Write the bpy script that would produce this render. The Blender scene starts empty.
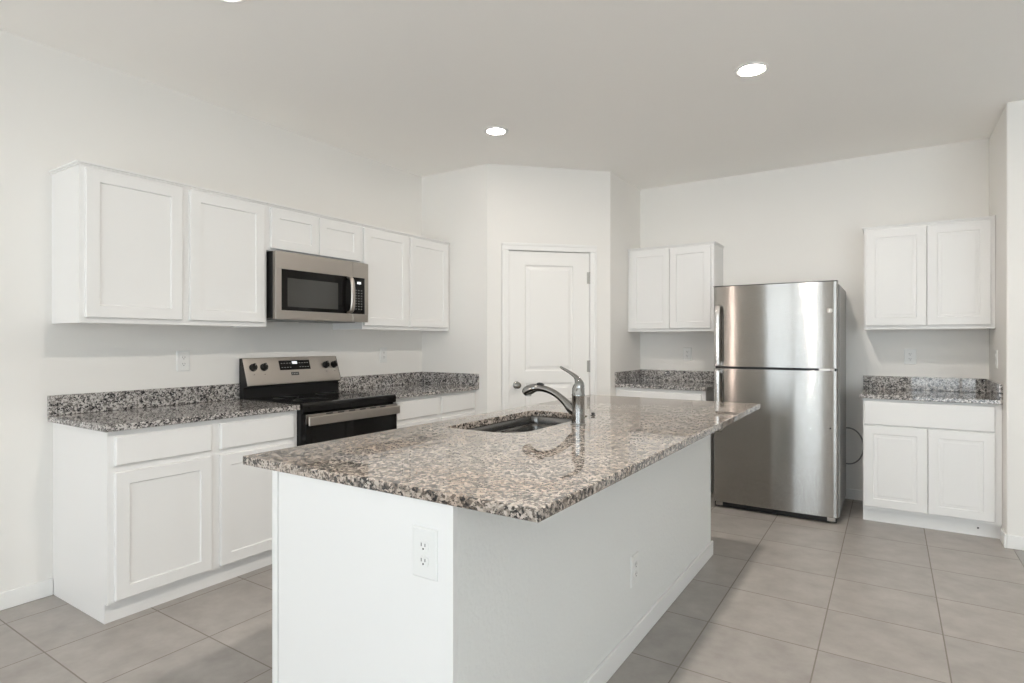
import bpy, bmesh, math, random
from mathutils import Vector, Matrix

# ------------------------------------------------------------------ scene, camera, light, exposure
S = bpy.context.scene
COL = S.collection
R = math.radians
S.view_settings.view_transform = 'Standard'
S.view_settings.look = 'None'
S.view_settings.gamma = 1.0
S.view_settings.use_curve_mapping = False
S.view_settings.exposure = -0.04
S.cycles.use_denoising = True
S.cycles.max_bounces = 18
S.cycles.diffuse_bounces = 14
S.cycles.glossy_bounces = 6
S.cycles.sample_clamp_indirect = 6.0

cam_data = bpy.data.cameras.new('camera')
cam_data.sensor_fit = 'HORIZONTAL'
cam_data.sensor_width = 36.0
cam_data.lens = 36.0 * 580.3 / 1024.0
cam_data.clip_start = 0.05
cam_data.clip_end = 60
cam = bpy.data.objects.new('camera', cam_data)
COL.objects.link(cam)
cam.location = (3.587, -5.505, 1.292)
cam.rotation_euler = (R(90), 0, R(33.11))
S.camera = cam

world = bpy.data.worlds.new('daylight')
S.world = world
world.use_nodes = True
world.node_tree.nodes['Background'].inputs[0].default_value = (0.80, 0.90, 1.0, 1)
world.node_tree.nodes['Background'].inputs[1].default_value = 1.2

# room constants (metres); left wall x = 0, fridge wall y = 0, floor z = 0
H = 2.793
YF = -9.0            # wall behind the camera
XE = 9.0             # far right end of the adjoining room
LENS_POWER = 290.0    # brightness of a recessed ceiling lamp at full output; each is dimmed separately

def area(name, loc, rot, sx, sy, power, color):
    d = bpy.data.lights.new(name, 'AREA')
    d.shape = 'RECTANGLE'
    d.size, d.size_y = sx, sy
    d.energy = power
    d.color = color
    o = bpy.data.objects.new(name, d)
    COL.objects.link(o)
    o.location = loc
    o.rotation_euler = rot
    return o
# daylight and added fill through glazed openings in the wall behind the camera
WINDOWS = [(0.16, 0.30, 0.06, 2.44), (1.30, 3.10, 0.06, 2.44), (3.90, 5.60, 0.06, 2.44), (6.00, 8.60, 0.06, 2.44)]  # second opening read from the refrigerator reflection; the others added for light
DAY = 7.6
SUN = 14.5
for (wx0, wx1, wz0, wz1) in WINDOWS:
    a_ = (wx1 - wx0) * (wz1 - wz0)
    area('window_daylight', ((wx0 + wx1) / 2, YF - 0.16, (wz0 + wz1) / 2), (R(90), 0, 0),
         wx1 - wx0, wz1 - wz0, DAY * a_ * (9.0 if wx1 < 0.5 else 1.75 if wx1 < 3.5 else 1.35 if wx1 < 5.7 else 1.9), (1.0, 0.80, 0.70) if wx1 < 0.5 else (0.82, 0.93, 1.0))  # narrow first opening added to put a pink streak in the refrigerator doors

# low sun that falls through the same openings onto the floor behind the camera
sd = bpy.data.lights.new('sun', 'SUN')
sd.energy = SUN
sd.angle = R(0.6)
sd.color = (0.91, 0.965, 1.0)
sun = bpy.data.objects.new('sun', sd)
COL.objects.link(sun)
sun.location = (4, YF - 6, 8)
sun.rotation_euler = (R(40), 0, R(-38))

# ------------------------------------------------------------------ materials
def new_mat(name):
    m = bpy.data.materials.new(name)
    m.use_nodes = True
    return m, m.node_tree.nodes, m.node_tree.links, m.node_tree.nodes['Principled BSDF']

def plain(name, col, rough=0.5, metal=0.0, bump=0.0, scale=200.0, spec=0.5, coat=0.0):
    m, N, L, b = new_mat(name)
    b.inputs['Base Color'].default_value = (*col, 1)
    b.inputs['Roughness'].default_value = rough
    b.inputs['Metallic'].default_value = metal
    b.inputs['Specular IOR Level'].default_value = spec
    b.inputs['Coat Weight'].default_value = coat
    tc = N.new('ShaderNodeTexCoord')
    nz = N.new('ShaderNodeTexNoise')
    nz.inputs['Scale'].default_value = scale
    nz.inputs['Detail'].default_value = 3
    L.new(tc.outputs['Object'], nz.inputs['Vector'])
    if bump > 0:
        bp = N.new('ShaderNodeBump')
        bp.inputs['Strength'].default_value = bump
        bp.inputs['Distance'].default_value = 0.002
        L.new(nz.outputs['Fac'], bp.inputs['Height'])
        L.new(bp.outputs['Normal'], b.inputs['Normal'])
    else:
        mr = N.new('ShaderNodeMapRange')
        mr.inputs['To Min'].default_value = max(0.02, rough - 0.02)
        mr.inputs['To Max'].default_value = min(1.0, rough + 0.02)
        L.new(nz.outputs['Fac'], mr.inputs['Value'])
        L.new(mr.outputs['Result'], b.inputs['Roughness'])
    return m

def ramp(N, stops, constant=False):
    r = N.new('ShaderNodeValToRGB')
    cr = r.color_ramp
    if constant:
        cr.interpolation = 'CONSTANT'
    while len(cr.elements) > 1:
        cr.elements.remove(cr.elements[-1])
    cr.elements[0].position = stops[0][0]
    cr.elements[0].color = (*stops[0][1], 1)
    for p, c in stops[1:]:
        e = cr.elements.new(p)
        e.color = (*c, 1)
    return r

def math_node(N, L, op, a, b=None):
    n = N.new('ShaderNodeMath')
    n.operation = op
    for i, v in enumerate((a, b)):
        if v is None:
            continue
        if isinstance(v, (int, float)):
            n.inputs[i].default_value = v
        else:
            L.new(v, n.inputs[i])
    return n.outputs[0]

def mix_col(N, L, fac, a, b, mode='MIX'):
    n = N.new('ShaderNodeMix')
    n.data_type = 'RGBA'
    n.blend_type = mode
    for sock, v in ((n.inputs[0], fac), (n.inputs[6], a), (n.inputs[7], b)):
        if isinstance(v, (int, float)):
            sock.default_value = v
        elif isinstance(v, tuple):
            sock.default_value = (*v, 1)
        else:
            L.new(v, sock)
    return n.outputs[2]

def granite_mat(name, drift, tint, ior):
    m, N, L, b = new_mat(name)
    tc = N.new('ShaderNodeTexCoord')
    wob = N.new('ShaderNodeTexNoise')
    wob.inputs['Scale'].default_value = 90
    wob.inputs['Detail'].default_value = 3
    L.new(tc.outputs['Object'], wob.inputs['Vector'])
    va = N.new('ShaderNodeVectorMath')
    va.operation = 'SCALE'
    va.inputs['Scale'].default_value = 0.016
    L.new(wob.outputs['Color'], va.inputs[0])
    vb = N.new('ShaderNodeVectorMath')
    L.new(tc.outputs['Object'], vb.inputs[0])
    L.new(va.outputs[0], vb.inputs[1])
    def cells(scale):
        v = N.new('ShaderNodeTexVoronoi')
        v.inputs['Scale'].default_value = scale
        L.new(vb.outputs[0], v.inputs['Vector'])
        s = N.new('ShaderNodeSeparateColor')
        L.new(v.outputs['Color'], s.inputs[0])
        return s.outputs[0], s.outputs[1]
    c1, c1b = cells(120)
    c2, c2b = cells(260)
    big = N.new('ShaderNodeTexNoise')
    big.inputs['Scale'].default_value = 24
    big.inputs['Detail'].default_value = 4
    L.new(tc.outputs['Object'], big.inputs['Vector'])
    sh = math_node(N, L, 'MULTIPLY', math_node(N, L, 'SUBTRACT', big.outputs['Fac'], 0.5), 1.1)
    v1 = math_node(N, L, 'ADD', c1, sh)
    grit = N.new('ShaderNodeTexNoise')
    grit.inputs['Scale'].default_value = 420
    grit.inputs['Detail'].default_value = 2
    L.new(tc.outputs['Object'], grit.inputs['Vector'])
    v1 = math_node(N, L, 'ADD', v1, math_node(N, L, 'MULTIPLY', math_node(N, L, 'SUBTRACT', grit.outputs['Fac'], 0.5), 0.5))
    base = ramp(N, [(0.05, (0.022, 0.022, 0.024)), (0.19, (0.06, 0.058, 0.057)), (0.28, (0.15, 0.138, 0.128)),
                    (0.43, (0.225, 0.208, 0.194)), (0.58, (0.37, 0.345, 0.322)), (0.78, (0.60, 0.57, 0.54))])
    L.new(v1, base.inputs[0])
    fine = ramp(N, [(0.0, (1, 1, 1)), (0.13, (0, 0, 0))], True)
    L.new(c2, fine.inputs[0])
    fcol = ramp(N, [(0.0, (0.03, 0.03, 0.035)), (0.4, (0.20, 0.18, 0.17)), (0.65, (0.52, 0.50, 0.48))], True)
    L.new(c2b, fcol.inputs[0])
    c = mix_col(N, L, fine.outputs[0], base.outputs[0], fcol.outputs[0])
    # brown drifts, stronger on the island to carry the warm lamp cast
    br = N.new('ShaderNodeTexNoise')
    br.inputs['Scale'].default_value = 3.2
    br.inputs['Detail'].default_value = 5
    L.new(tc.outputs['Object'], br.inputs['Vector'])
    brr = ramp(N, [(0.46, (0.0, 0.0, 0.0)), (0.68, (drift, drift, drift))])
    L.new(br.outputs['Fac'], brr.inputs[0])
    c = mix_col(N, L, brr.outputs[0], c, (0.86, 0.70, 0.58), 'MULTIPLY')
    c = mix_col(N, L, 1.0, c, tint, 'MULTIPLY')
    L.new(c, b.inputs['Base Color'])
    b.inputs['Roughness'].default_value = 0.025
    b.inputs['IOR'].default_value = ior
    return m

def tile_mat():
    m, N, L, b = new_mat('ceramic_floor_tile')
    tc = N.new('ShaderNodeTexCoord')
    sp = N.new('ShaderNodeSeparateXYZ')
    L.new(tc.outputs['Object'], sp.inputs[0])
    def axis(o, org, pitch):
        t = math_node(N, L, 'DIVIDE', math_node(N, L, 'SUBTRACT', o, org), pitch)
        fl = math_node(N, L, 'FLOOR', t)
        fr = math_node(N, L, 'SUBTRACT', t, fl)
        e = math_node(N, L, 'MULTIPLY', math_node(N, L, 'MINIMUM', fr, math_node(N, L, 'SUBTRACT', 1.0, fr)), pitch)
        return fl, e
    fx, ex = axis(sp.outputs[0], 2.884, 0.4485)
    fy, ey = axis(sp.outputs[1], -2.770, 0.444)
    e = math_node(N, L, 'MINIMUM', ex, ey)
    grout = math_node(N, L, 'LESS_THAN', e, 0.0027)
    cb = N.new('ShaderNodeCombineXYZ')
    L.new(fx, cb.inputs[0]); L.new(fy, cb.inputs[1])
    wn = N.new('ShaderNodeTexWhiteNoise')
    wn.noise_dimensions = '3D'
    L.new(cb.outputs[0], wn.inputs[0])
    n1 = N.new('ShaderNodeTexNoise')
    n1.inputs['Scale'].default_value = 8
    n1.inputs['Detail'].default_value = 8
    n1.inputs['Roughness'].default_value = 0.6
    off = N.new('ShaderNodeVectorMath')
    sc = N.new('ShaderNodeVectorMath'); sc.operation = 'SCALE'; sc.inputs['Scale'].default_value = 9.0
    L.new(wn.outputs['Color'], sc.inputs[0])
    L.new(tc.outputs['Object'], off.inputs[0]); L.new(sc.outputs[0], off.inputs[1])
    L.new(off.outputs[0], n1.inputs['Vector'])
    r1 = ramp(N, [(0.25, (0.285, 0.263, 0.244)), (0.5, (0.355, 0.33, 0.308)), (0.75, (0.42, 0.394, 0.37))])
    L.new(n1.outputs['Fac'], r1.inputs[0])
    tint = ramp(N, [(0.0, (0.95, 0.95, 0.95)), (1.0, (1.04, 1.03, 1.02))])
    L.new(wn.outputs['Value'], tint.inputs[0])
    c = mix_col(N, L, 1.0, r1.outputs[0], tint.outputs[0], 'MULTIPLY')
    c = mix_col(N, L, grout, c, (0.24, 0.215, 0.19))
    L.new(c, b.inputs['Base Color'])
    rr = N.new('ShaderNodeMapRange')
    rr.inputs['To Min'].default_value = 0.30
    rr.inputs['To Max'].default_value = 0.42
    L.new(n1.outputs['Fac'], rr.inputs['Value'])
    L.new(math_node(N, L, 'MAXIMUM', rr.outputs[0], math_node(N, L, 'MULTIPLY', grout, 0.9)), b.inputs['Roughness'])
    bp = N.new('ShaderNodeBump')
    bp.inputs['Strength'].default_value = 0.5
    bp.inputs['Distance'].default_value = 0.003
    L.new(math_node(N, L, 'SUBTRACT', 1.0, grout), bp.inputs['Height'])
    L.new(bp.outputs['Normal'], b.inputs['Normal'])
    return m

def steel_mat(name, col, rough, aniso, rot=0.0, stretch=(1, 1, 1), brushed=0.0):
    m, N, L, b = new_mat(name)
    b.inputs['Base Color'].default_value = (*col, 1)
    b.inputs['Metallic'].default_value = 1.0
    b.inputs['Anisotropic'].default_value = aniso
    b.inputs['Anisotropic Rotation'].default_value = rot
    if aniso > 0:
        tg = N.new('ShaderNodeTangent')
        tg.direction_type = 'RADIAL'
        tg.axis = 'Z'
        L.new(tg.outputs[0], b.inputs['Tangent'])
    if brushed > 0:
        # horizontal brush lines: the microscopic normal tips up and down, not sideways
        g = N.new('ShaderNodeNewGeometry')
        bt = N.new('ShaderNodeTexCoord')
        bm_ = N.new('ShaderNodeMapping')
        bm_.inputs['Scale'].default_value = (60, 60, 9000)
        bn = N.new('ShaderNodeTexNoise')
        bn.inputs['Scale'].default_value = 1.0
        bn.inputs['Detail'].default_value = 2
        L.new(bt.outputs['Object'], bm_.inputs[0])
        L.new(bm_.outputs[0], bn.inputs['Vector'])
        cz = N.new('ShaderNodeCombineXYZ')
        L.new(math_node(N, L, 'MULTIPLY', math_node(N, L, 'SUBTRACT', bn.outputs['Fac'], 0.5), brushed), cz.inputs[2])
        ad = N.new('ShaderNodeVectorMath')
        L.new(g.outputs['Normal'], ad.inputs[0]); L.new(cz.outputs[0], ad.inputs[1])
        nm = N.new('ShaderNodeVectorMath'); nm.operation = 'NORMALIZE'
        L.new(ad.outputs[0], nm.inputs[0])
        L.new(nm.outputs[0], b.inputs['Normal'])
    tc = N.new('ShaderNodeTexCoord')
    mp = N.new('ShaderNodeMapping')
    mp.inputs['Scale'].default_value = stretch
    L.new(tc.outputs['Object'], mp.inputs[0])
    nz = N.new('ShaderNodeTexNoise')
    nz.inputs['Scale'].default_value = 60
    nz.inputs['Detail'].default_value = 2
    L.new(mp.outputs[0], nz.inputs['Vector'])
    mr = N.new('ShaderNodeMapRange')
    mr.inputs['To Min'].default_value = rough * 0.85
    mr.inputs['To Max'].default_value = rough * 1.15
    L.new(nz.outputs['Fac'], mr.inputs['Value'])
    L.new(mr.outputs['Result'], b.inputs['Roughness'])
    return m

def emit_mat(name, col, strength):
    m, N, L, b = new_mat(name)
    b.inputs['Base Color'].default_value = (0.9, 0.9, 0.9, 1)
    b.inputs['Emission Color'].default_value = (*col, 1)
    b.inputs['Emission Strength'].default_value = strength
    return m

def glass_pane_mat():
    m, N, L, b = new_mat('window_glass')
    out = N['Material Output']
    tr = N.new('ShaderNodeBsdfTransparent')
    gl = N.new('ShaderNodeBsdfGlossy')
    gl.inputs['Roughness'].default_value = 0.02
    mx = N.new('ShaderNodeMixShader')
    mx.inputs[0].default_value = 0.06
    L.new(tr.outputs[0], mx.inputs[1]); L.new(gl.outputs[0], mx.inputs[2])
    L.new(mx.outputs[0], out.inputs['Surface'])
    return m

M = {
    'wall': plain('wall_paint', (0.835, 0.818, 0.79), 0.75, bump=0.10, scale=140, spec=0.25),
    'ceil': plain('ceiling_paint', (0.94, 0.925, 0.90), 0.9, bump=0.12, scale=120, spec=0.15),
    'drywall': plain('island_drywall_paint', (0.80, 0.805, 0.79), 0.7, bump=1.0, scale=60, spec=0.25),
    'cab': plain('white_cabinet_paint', (0.82, 0.815, 0.805), 0.42, spec=0.35),
    'trim': plain('white_trim_paint', (0.85, 0.845, 0.83), 0.45, spec=0.35),
    'door': plain('white_door_paint', (0.85, 0.84, 0.82), 0.5, spec=0.35),
    'plastic': plain('white_plastic', (0.80, 0.80, 0.785), 0.35),
    'slot': plain('dark_slot', (0.03, 0.03, 0.03), 0.6),
    'granite': granite_mat('polished_granite', 0.15, (0.95, 0.955, 0.97), 1.6),
    'granite_island': granite_mat('polished_warm_lit_granite', 0.6, (0.87, 0.81, 0.755), 1.75),  # same stone; brown tint paints the warm lamp light into the colour
    'tile': tile_mat(),
    'carpet': plain('grey_carpet', (0.42, 0.41, 0.40), 1.0, bump=1.0, scale=260, spec=0.0),
    'fridge': steel_mat('brushed_fridge_steel', (0.38, 0.362, 0.34), 0.08, 0.0, 0.0, (1, 1, 60), brushed=1.4),
    'handle_steel': steel_mat('pale_handle_steel', (0.64, 0.62, 0.60), 0.25, 0.0, 0.0, (1, 1, 40)),
    'steel': steel_mat('brushed_steel', (0.49, 0.452, 0.415), 0.30, 0.0, 0.0, (1, 1, 40)),
    'bowl': steel_mat('sink_steel', (0.22, 0.213, 0.205), 0.22, 0.0, 0.0, (1, 20, 1)),
    'chrome': plain('chrome', (0.36, 0.355, 0.345), 0.06, 1.0),
    'nickel': plain('satin_nickel', (0.30, 0.29, 0.27), 0.25, 1.0),
    'hinge': plain('hinge_metal', (0.45, 0.44, 0.42), 0.4, 1.0),
    'greyside': plain('grey_enamel', (0.33, 0.325, 0.315), 0.35),
    'black': plain('black_plastic', (0.012, 0.0115, 0.0115), 0.35, spec=0.3),
    'blackglass': plain('black_glass', (0.006, 0.0055, 0.0055), 0.05, spec=0.28),
    'windowglass': plain('oven_window_glass', (0.055, 0.054, 0.05), 0.10),
    'mark': plain('grey_print', (0.32, 0.32, 0.31), 0.5),
    'display': emit_mat('lit_display', (0.9, 0.95, 1.0), 0.7),
    'tube': plain('grey_tubing', (0.24, 0.24, 0.24), 0.45),
    'pane': glass_pane_mat(),
    'ground': plain('ground_bounce', (0.55, 0.53, 0.50), 0.9, bump=0.2, scale=60),
}

# ------------------------------------------------------------------ mesh helpers
class MB:
    def __init__(self):
        self.v, self.f = [], []
    def add(self, vs, fs):
        o = len(self.v)
        self.v += [tuple(p) for p in vs]
        self.f += [tuple(i + o for i in q) for q in fs]
        return self
    def box(self, x0, x1, y0, y1, z0, z1):
        x0, x1 = sorted((x0, x1)); y0, y1 = sorted((y0, y1)); z0, z1 = sorted((z0, z1))
        return self.add([(x0, y0, z0), (x1, y0, z0), (x1, y1, z0), (x0, y1, z0), (x0, y0, z1), (x1, y0, z1), (x1, y1, z1), (x0, y1, z1)],
                        [(3, 2, 1, 0), (4, 5, 6, 7), (0, 1, 5, 4), (1, 2, 6, 5), (2, 3, 7, 6), (3, 0, 4, 7)])
    def extrude_x(self, prof, x0, x1):
        """closed profile of (y, z) points, extruded from x0 to x1"""
        n = len(prof)
        a = [(x0, y, z) for y, z in prof] + [(x1, y, z) for y, z in prof]
        fs = [(i, (i + 1) % n, n + (i + 1) % n, n + i) for i in range(n)]
        fs += [tuple(range(n - 1, -1, -1)), tuple(range(n, 2 * n))]
        return self.add(a, fs)
    def loft(self, loops, cap0=True, cap1=True):
        n = len(loops[0])
        vs = [p for l in loops for p in l]
        fs = []
        for k in range(len(loops) - 1):
            for i in range(n):
                j = (i + 1) % n
                fs.append((k * n + i, k * n + j, (k + 1) * n + j, (k + 1) * n + i))
        if cap0:
            fs.append(tuple(range(n - 1, -1, -1)))
        if cap1:
            fs.append(tuple((len(loops) - 1) * n + i for i in range(n)))
        return self.add(vs, fs)
    def lathe(self, prof, c=(0, 0, 0), axis='Z', seg=28):
        """profile of (radius, height) turned about an axis through c"""
        loops = []
        for r, h in prof:
            l = []
            for i in range(seg):
                a = 2 * math.pi * i / seg
                u, w = max(r, 1e-4) * math.cos(a), max(r, 1e-4) * math.sin(a)
                if axis == 'Z':
                    l.append((c[0] + u, c[1] + w, c[2] + h))
                elif axis == 'Y':
                    l.append((c[0] + u, c[1] - h, c[2] + w))   # grows towards -y
                else:
                    l.append((c[0] + h, c[1] + u, c[2] + w))
            loops.append(l)
        return self.loft(loops)
    def tube(self, pts, radii, seg=14, squash=1.0, up=None, closed=False):
        P = [Vector(p) for p in pts]
        n = len(P)
        if isinstance(radii, (int, float)):
            radii = [radii] * n
        T = []
        for i in range(n):
            a = P[(i - 1) % n] if (closed or i > 0) else P[0]
            b = P[(i + 1) % n] if (closed or i < n - 1) else P[-1]
            T.append((b - a).normalized())
        u = Vector(up) if up else (Vector((0, 0, 1)) if abs(T[0].z) < 0.9 else Vector((0, 1, 0)))
        loops = []
        for i in range(n):
            s = T[i].cross(u).normalized()
            u = s.cross(T[i]).normalized()
            loops.append([P[i] + s * (radii[i] * math.cos(2 * math.pi * k / seg)) + u * (radii[i] * squash * math.sin(2 * math.pi * k / seg)) for k in range(seg)])
        if closed:
            loops.append(loops[0])
        return self.loft(loops, not closed, not closed)
    def build(self, name, mat, parent=None, bevel=0.0, seg=2, smooth=False, loc=None, rot=None):
        me = bpy.data.meshes.new(name)
        me.from_pydata(self.v, [], self.f)
        bm = bmesh.new()
        bm.from_mesh(me)
        bmesh.ops.recalc_face_normals(bm, faces=bm.faces[:])
        bm.to_mesh(me)
        bm.free()
        return link_mesh(name, me, mat, parent, bevel, seg, smooth, loc, rot)

def link_mesh(name, me, mat, parent=None, bevel=0.0, seg=2, smooth=False, loc=None, rot=None):
    me.materials.append(M[mat])
    if smooth or bevel > 0:
        me.polygons.foreach_set('use_smooth', [True] * len(me.polygons))
        me.set_sharp_from_angle(angle=R(35))
    o = bpy.data.objects.new(name, me)
    COL.objects.link(o)
    if parent is not None:
        o.parent = parent
    if loc:
        o.location = loc
    if rot:
        o.rotation_euler = rot
    if bevel > 0:
        b = o.modifiers.new('soft_edges', 'BEVEL')
        b.width = bevel
        b.segments = seg
        b.limit_method = 'ANGLE'
        b.angle_limit = R(40)
        b.harden_normals = True
    return o

def thing(name, label, cat, loc=(0, 0, 0), rz=0.0, group=None):
    o = bpy.data.objects.new(name, None)
    COL.objects.link(o)
    o.empty_display_size = 0.1
    o.location = loc
    o.rotation_euler = (0, 0, R(rz))
    o['label'] = label
    o['category'] = cat
    if group:
        o['group'] = group
    return o

def tag(o, label, cat, group=None):
    o['label'] = label
    o['category'] = cat
    if group:
        o['group'] = group
    return o

def struct(o, label=None):
    o['kind'] = 'structure'
    if label:
        o['label'] = label
    return o

def rrect(x0, x1, y0, y1, r, z, n=8):
    """rounded rectangle, counter-clockwise; r = one radius or four (x1y1, x0y1, x0y0, x1y0)"""
    rs = r if isinstance(r, (tuple, list)) else (r,) * 4
    out = []
    for (cx, cy, a0), q in zip(((x1, y1, 0), (x0, y1, 90), (x0, y0, 180), (x1, y0, 270)), rs):
        ox = cx - q if cx == x1 else cx + q
        oy = cy - q if cy == y1 else cy + q
        for k in range(n + 1):
            a = R(a0 + 90 * k / n)
            out.append((ox + q * math.cos(a), oy + q * math.sin(a), z))
    return out

def slab_with_holes(outer, holes, z0, z1):
    """flat slab between z0 and z1 bounded by the loop outer, pierced by the loops in holes -> mesh"""
    bm = bmesh.new()
    edges = []
    for lp in [outer] + holes:
        vs = [bm.verts.new((p[0], p[1], z1)) for p in lp]
        edges += [bm.edges.new((vs[i], vs[(i + 1) % len(vs)])) for i in range(len(vs))]
    bmesh.ops.triangle_fill(bm, edges=edges, use_beauty=True)
    r = bmesh.ops.extrude_face_region(bm, geom=bm.faces[:])
    for v in r['geom']:
        if isinstance(v, bmesh.types.BMVert):
            v.co.z = z0
    bmesh.ops.recalc_face_normals(bm, faces=bm.faces[:])
    me = bpy.data.meshes.new('slab')
    bm.to_mesh(me)
    bm.free()
    return me

# ------------------------------------------------------------------ the setting
struct(MB().box(-0.1, 4.228, YF - 0.1, 0.1, -0.1, 0).box(4.228, XE + 0.1, -0.795, 0.1, -0.1, 0).build('floor', 'tile'))
struct(MB().box(4.228, XE + 0.1, YF - 0.1, -0.795, -0.1, 0.004).build('floor_carpet', 'carpet'))
struct(MB().box(-0.1, XE + 0.1, YF - 0.1, 0.1, H, H + 0.1).build('ceiling', 'ceil'))
struct(MB().box(-0.1, 0, YF - 0.1, 0.1, 0, H).build('wall_left', 'wall'))
struct(MB().box(-0.1, 4.196, 0, 0.1, 0, H).build('wall_back', 'wall'))
struct(MB().box(4.196, XE + 0.1, -0.765, 0.1, 0, H).build('wall_right', 'wall', bevel=0.012, seg=3))
struct(MB().box(XE, XE + 0.1, YF - 0.1, -0.765, 0, H).build('wall_east', 'wall'))
struct(MB().box(0, 0.734, -1.516, -1.416, 0, H).build('wall_pantry_left', 'wall'))
struct(MB().box(1.414, 1.514, -0.735, 0, 0, H).build('wall_pantry_right', 'wall'))
# diagonal pantry wall, built along its own x axis, facing -y, turned 45 degrees
PL = math.hypot(0.78, 0.781)
PW = ((0.734, -1.516, 0), (0, 0, R(45.04)))
D0, D1, DH = 0.180, 0.919, 2.078
struct(MB().box(0, D0, 0, 0.10, 0, H).box(D1, PL, 0, 0.10, 0, H).box(D0, D1, 0, 0.10, DH, H).build('wall_pantry', 'wall', loc=PW[0], rot=PW[1]))
# wall behind the camera, with its glazed openings, all but the second added
mb = MB()
xs = -0.1
for (wx0, wx1, wz0, wz1) in WINDOWS:
    mb.box(xs, wx0, YF - 0.1, YF, 0, H).box(wx0, wx1, YF - 0.1, YF, wz1, H).box(wx0, wx1, YF - 0.1, YF, 0, wz0)
    xs = wx1
mb.box(xs, XE + 0.1, YF - 0.1, YF, 0, H)
struct(mb.build('wall_front', 'wall'))
for k, (wx0, wx1, wz0, wz1) in enumerate(WINDOWS):
    fw = 0.05 if wx1 - wx0 > 0.5 else 0.02
    w = struct(MB().box(wx0, wx0 + fw, YF - 0.08, YF + 0.012, wz0, wz1).box(wx1 - fw, wx1, YF - 0.08, YF + 0.012, wz0, wz1)
               .box(wx0, wx1, YF - 0.08, YF + 0.012, wz1 - 0.05, wz1).box(wx0, wx1, YF - 0.08, YF + 0.012, wz0, wz0 + 0.05)
               .box((wx0 + wx1) / 2 - fw / 2 if fw > 0.03 else wx0, (wx0 + wx1) / 2 + fw / 2 if fw > 0.03 else wx0 + 0.01, YF - 0.08, YF - 0.02, wz0, wz1).build('window_%d' % (k + 1), 'trim'))
    MB().box(wx0 + 0.04, wx1 - 0.04, YF - 0.056, YF - 0.050, wz0 + 0.04, wz1 - 0.04).build('pane', 'pane', w)

struct(MB().box(-8, 18, YF - 16, YF - 0.1, -0.2, -0.02).build('ground', 'ground'), 'unseen pale surface added outside the windows to bounce sunlight')  # added reflector: throws sun up through the openings onto the ceiling

# door_1: the pantry door with casing
d = bpy.data.objects.new('door_1', None)
COL.objects.link(d)
d.location = PW[0]; d.rotation_euler = PW[1]
struct(d, 'white two-panel pantry door in the angled corner wall')
def panel_door(name, x0, x1, z0, z1, panels, yf, th, mat, parent):
    """slab whose front (-y) face carries recessed, moulded panels"""
    mbd = MB()
    xs_ = sorted({x0, x1, *[p[0] for p in panels], *[p[1] for p in panels]})
    zs_ = sorted({z0, z1, *[p[2] for p in panels], *[p[3] for p in panels]})
    for i in range(len(xs_) - 1):
        for j in range(len(zs_) - 1):
            cx_, cz_ = (xs_[i] + xs_[i + 1]) / 2, (zs_[j] + zs_[j + 1]) / 2
            if any(p[0] < cx_ < p[1] and p[2] < cz_ < p[3] for p in panels):
                continue
            mbd.add([(xs_[i], yf, zs_[j]), (xs_[i + 1], yf, zs_[j]), (xs_[i + 1], yf, zs_[j + 1]), (xs_[i], yf, zs_[j + 1])], [(0, 1, 2, 3)])
    for (a, b, c, e) in panels:
        steps = [(0, 0), (0.010, 0.010), (0.022, 0.010), (0.045, 0.002)]
        loops = [[(a + q, yf + dp, c + q), (b - q, yf + dp, c + q), (b - q, yf + dp, e - q), (a + q, yf + dp, e - q)] for q, dp in steps]
        mbd.loft(loops, cap0=False, cap1=True)
    yb = yf + th
    mbd.add([(x0, yf, z0), (x1, yf, z0), (x1, yf, z1), (x0, yf, z1), (x0, yb, z0), (x1, yb, z0), (x1, yb, z1), (x0, yb, z1)],
            [(7, 6, 5, 4), (0, 1, 5, 4), (1, 2, 6, 5), (2, 3, 7, 6), (3, 0, 4, 7)])
    return mbd.build(name, mat, parent)
panel_door('door_leaf', D0 + 0.010, D1 - 0.010, 0.012, DH - 0.013, [(0.330, 0.762, 1.037, 1.950), (0.330, 0.762, 0.24, 0.935)], 0.008, 0.035, 'door', d)
MB().box(D0, D0 + 0.007, 0.003, 0.10, 0, DH).box(D1 - 0.007, D1, 0.003, 0.10, 0, DH).box(D0, D1, 0.003, 0.10, DH - 0.008, DH).build('door_jamb', 'trim', d)
# casing: a stepped moulding on both sides and over the door
cw = 0.060
def casing_bar(mbx, x0, x1, z0, z1, inner):
    mbx.box(x0, x1, -0.012, 0.0, z0, z1)
    if inner == 'r':
        mbx.box(x0, x0 + 0.022, -0.018, 0.0, z0, z1)
    elif inner == 'l':
        mbx.box(x1 - 0.022, x1, -0.018, 0.0, z0, z1)
    else:
        mbx.box(x0, x1, -0.018, 0.0, z1 - 0.022, z1)
mbx = MB()
casing_bar(mbx, D0 - cw + 0.006, D0 + 0.006, 0, DH - 0.006, 'r')
casing_bar(mbx, D1 - 0.006, D1 + cw - 0.006, 0, DH - 0.006, 'l')
casing_bar(mbx, D0 - cw + 0.006, D1 + cw - 0.006, DH - 0.006, DH + cw - 0.006, 't')
mbx.build('door_casing', 'trim', d, bevel=0.003)
k_ = MB().lathe([(0.032, 0), (0.032, 0.006), (0.014, 0.012), (0.012, 0.030), (0.024, 0.038), (0.029, 0.052), (0.026, 0.066), (0.014, 0.074), (0, 0.075)], (0.257, 0.008, 0.920), 'Y').build('door_knob', 'nickel', d, smooth=True)
for z in (1.849, 1.075, 0.28):
    MB().box(D1 - 0.030, D1 - 0.002, 0.000, 0.010, z - 0.05, z + 0.05).lathe([(0.007, -0.052), (0.007, 0.052)], (D1 - 0.008, -0.004, z), 'Z', 12).build('hinge', 'hinge', d)

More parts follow.
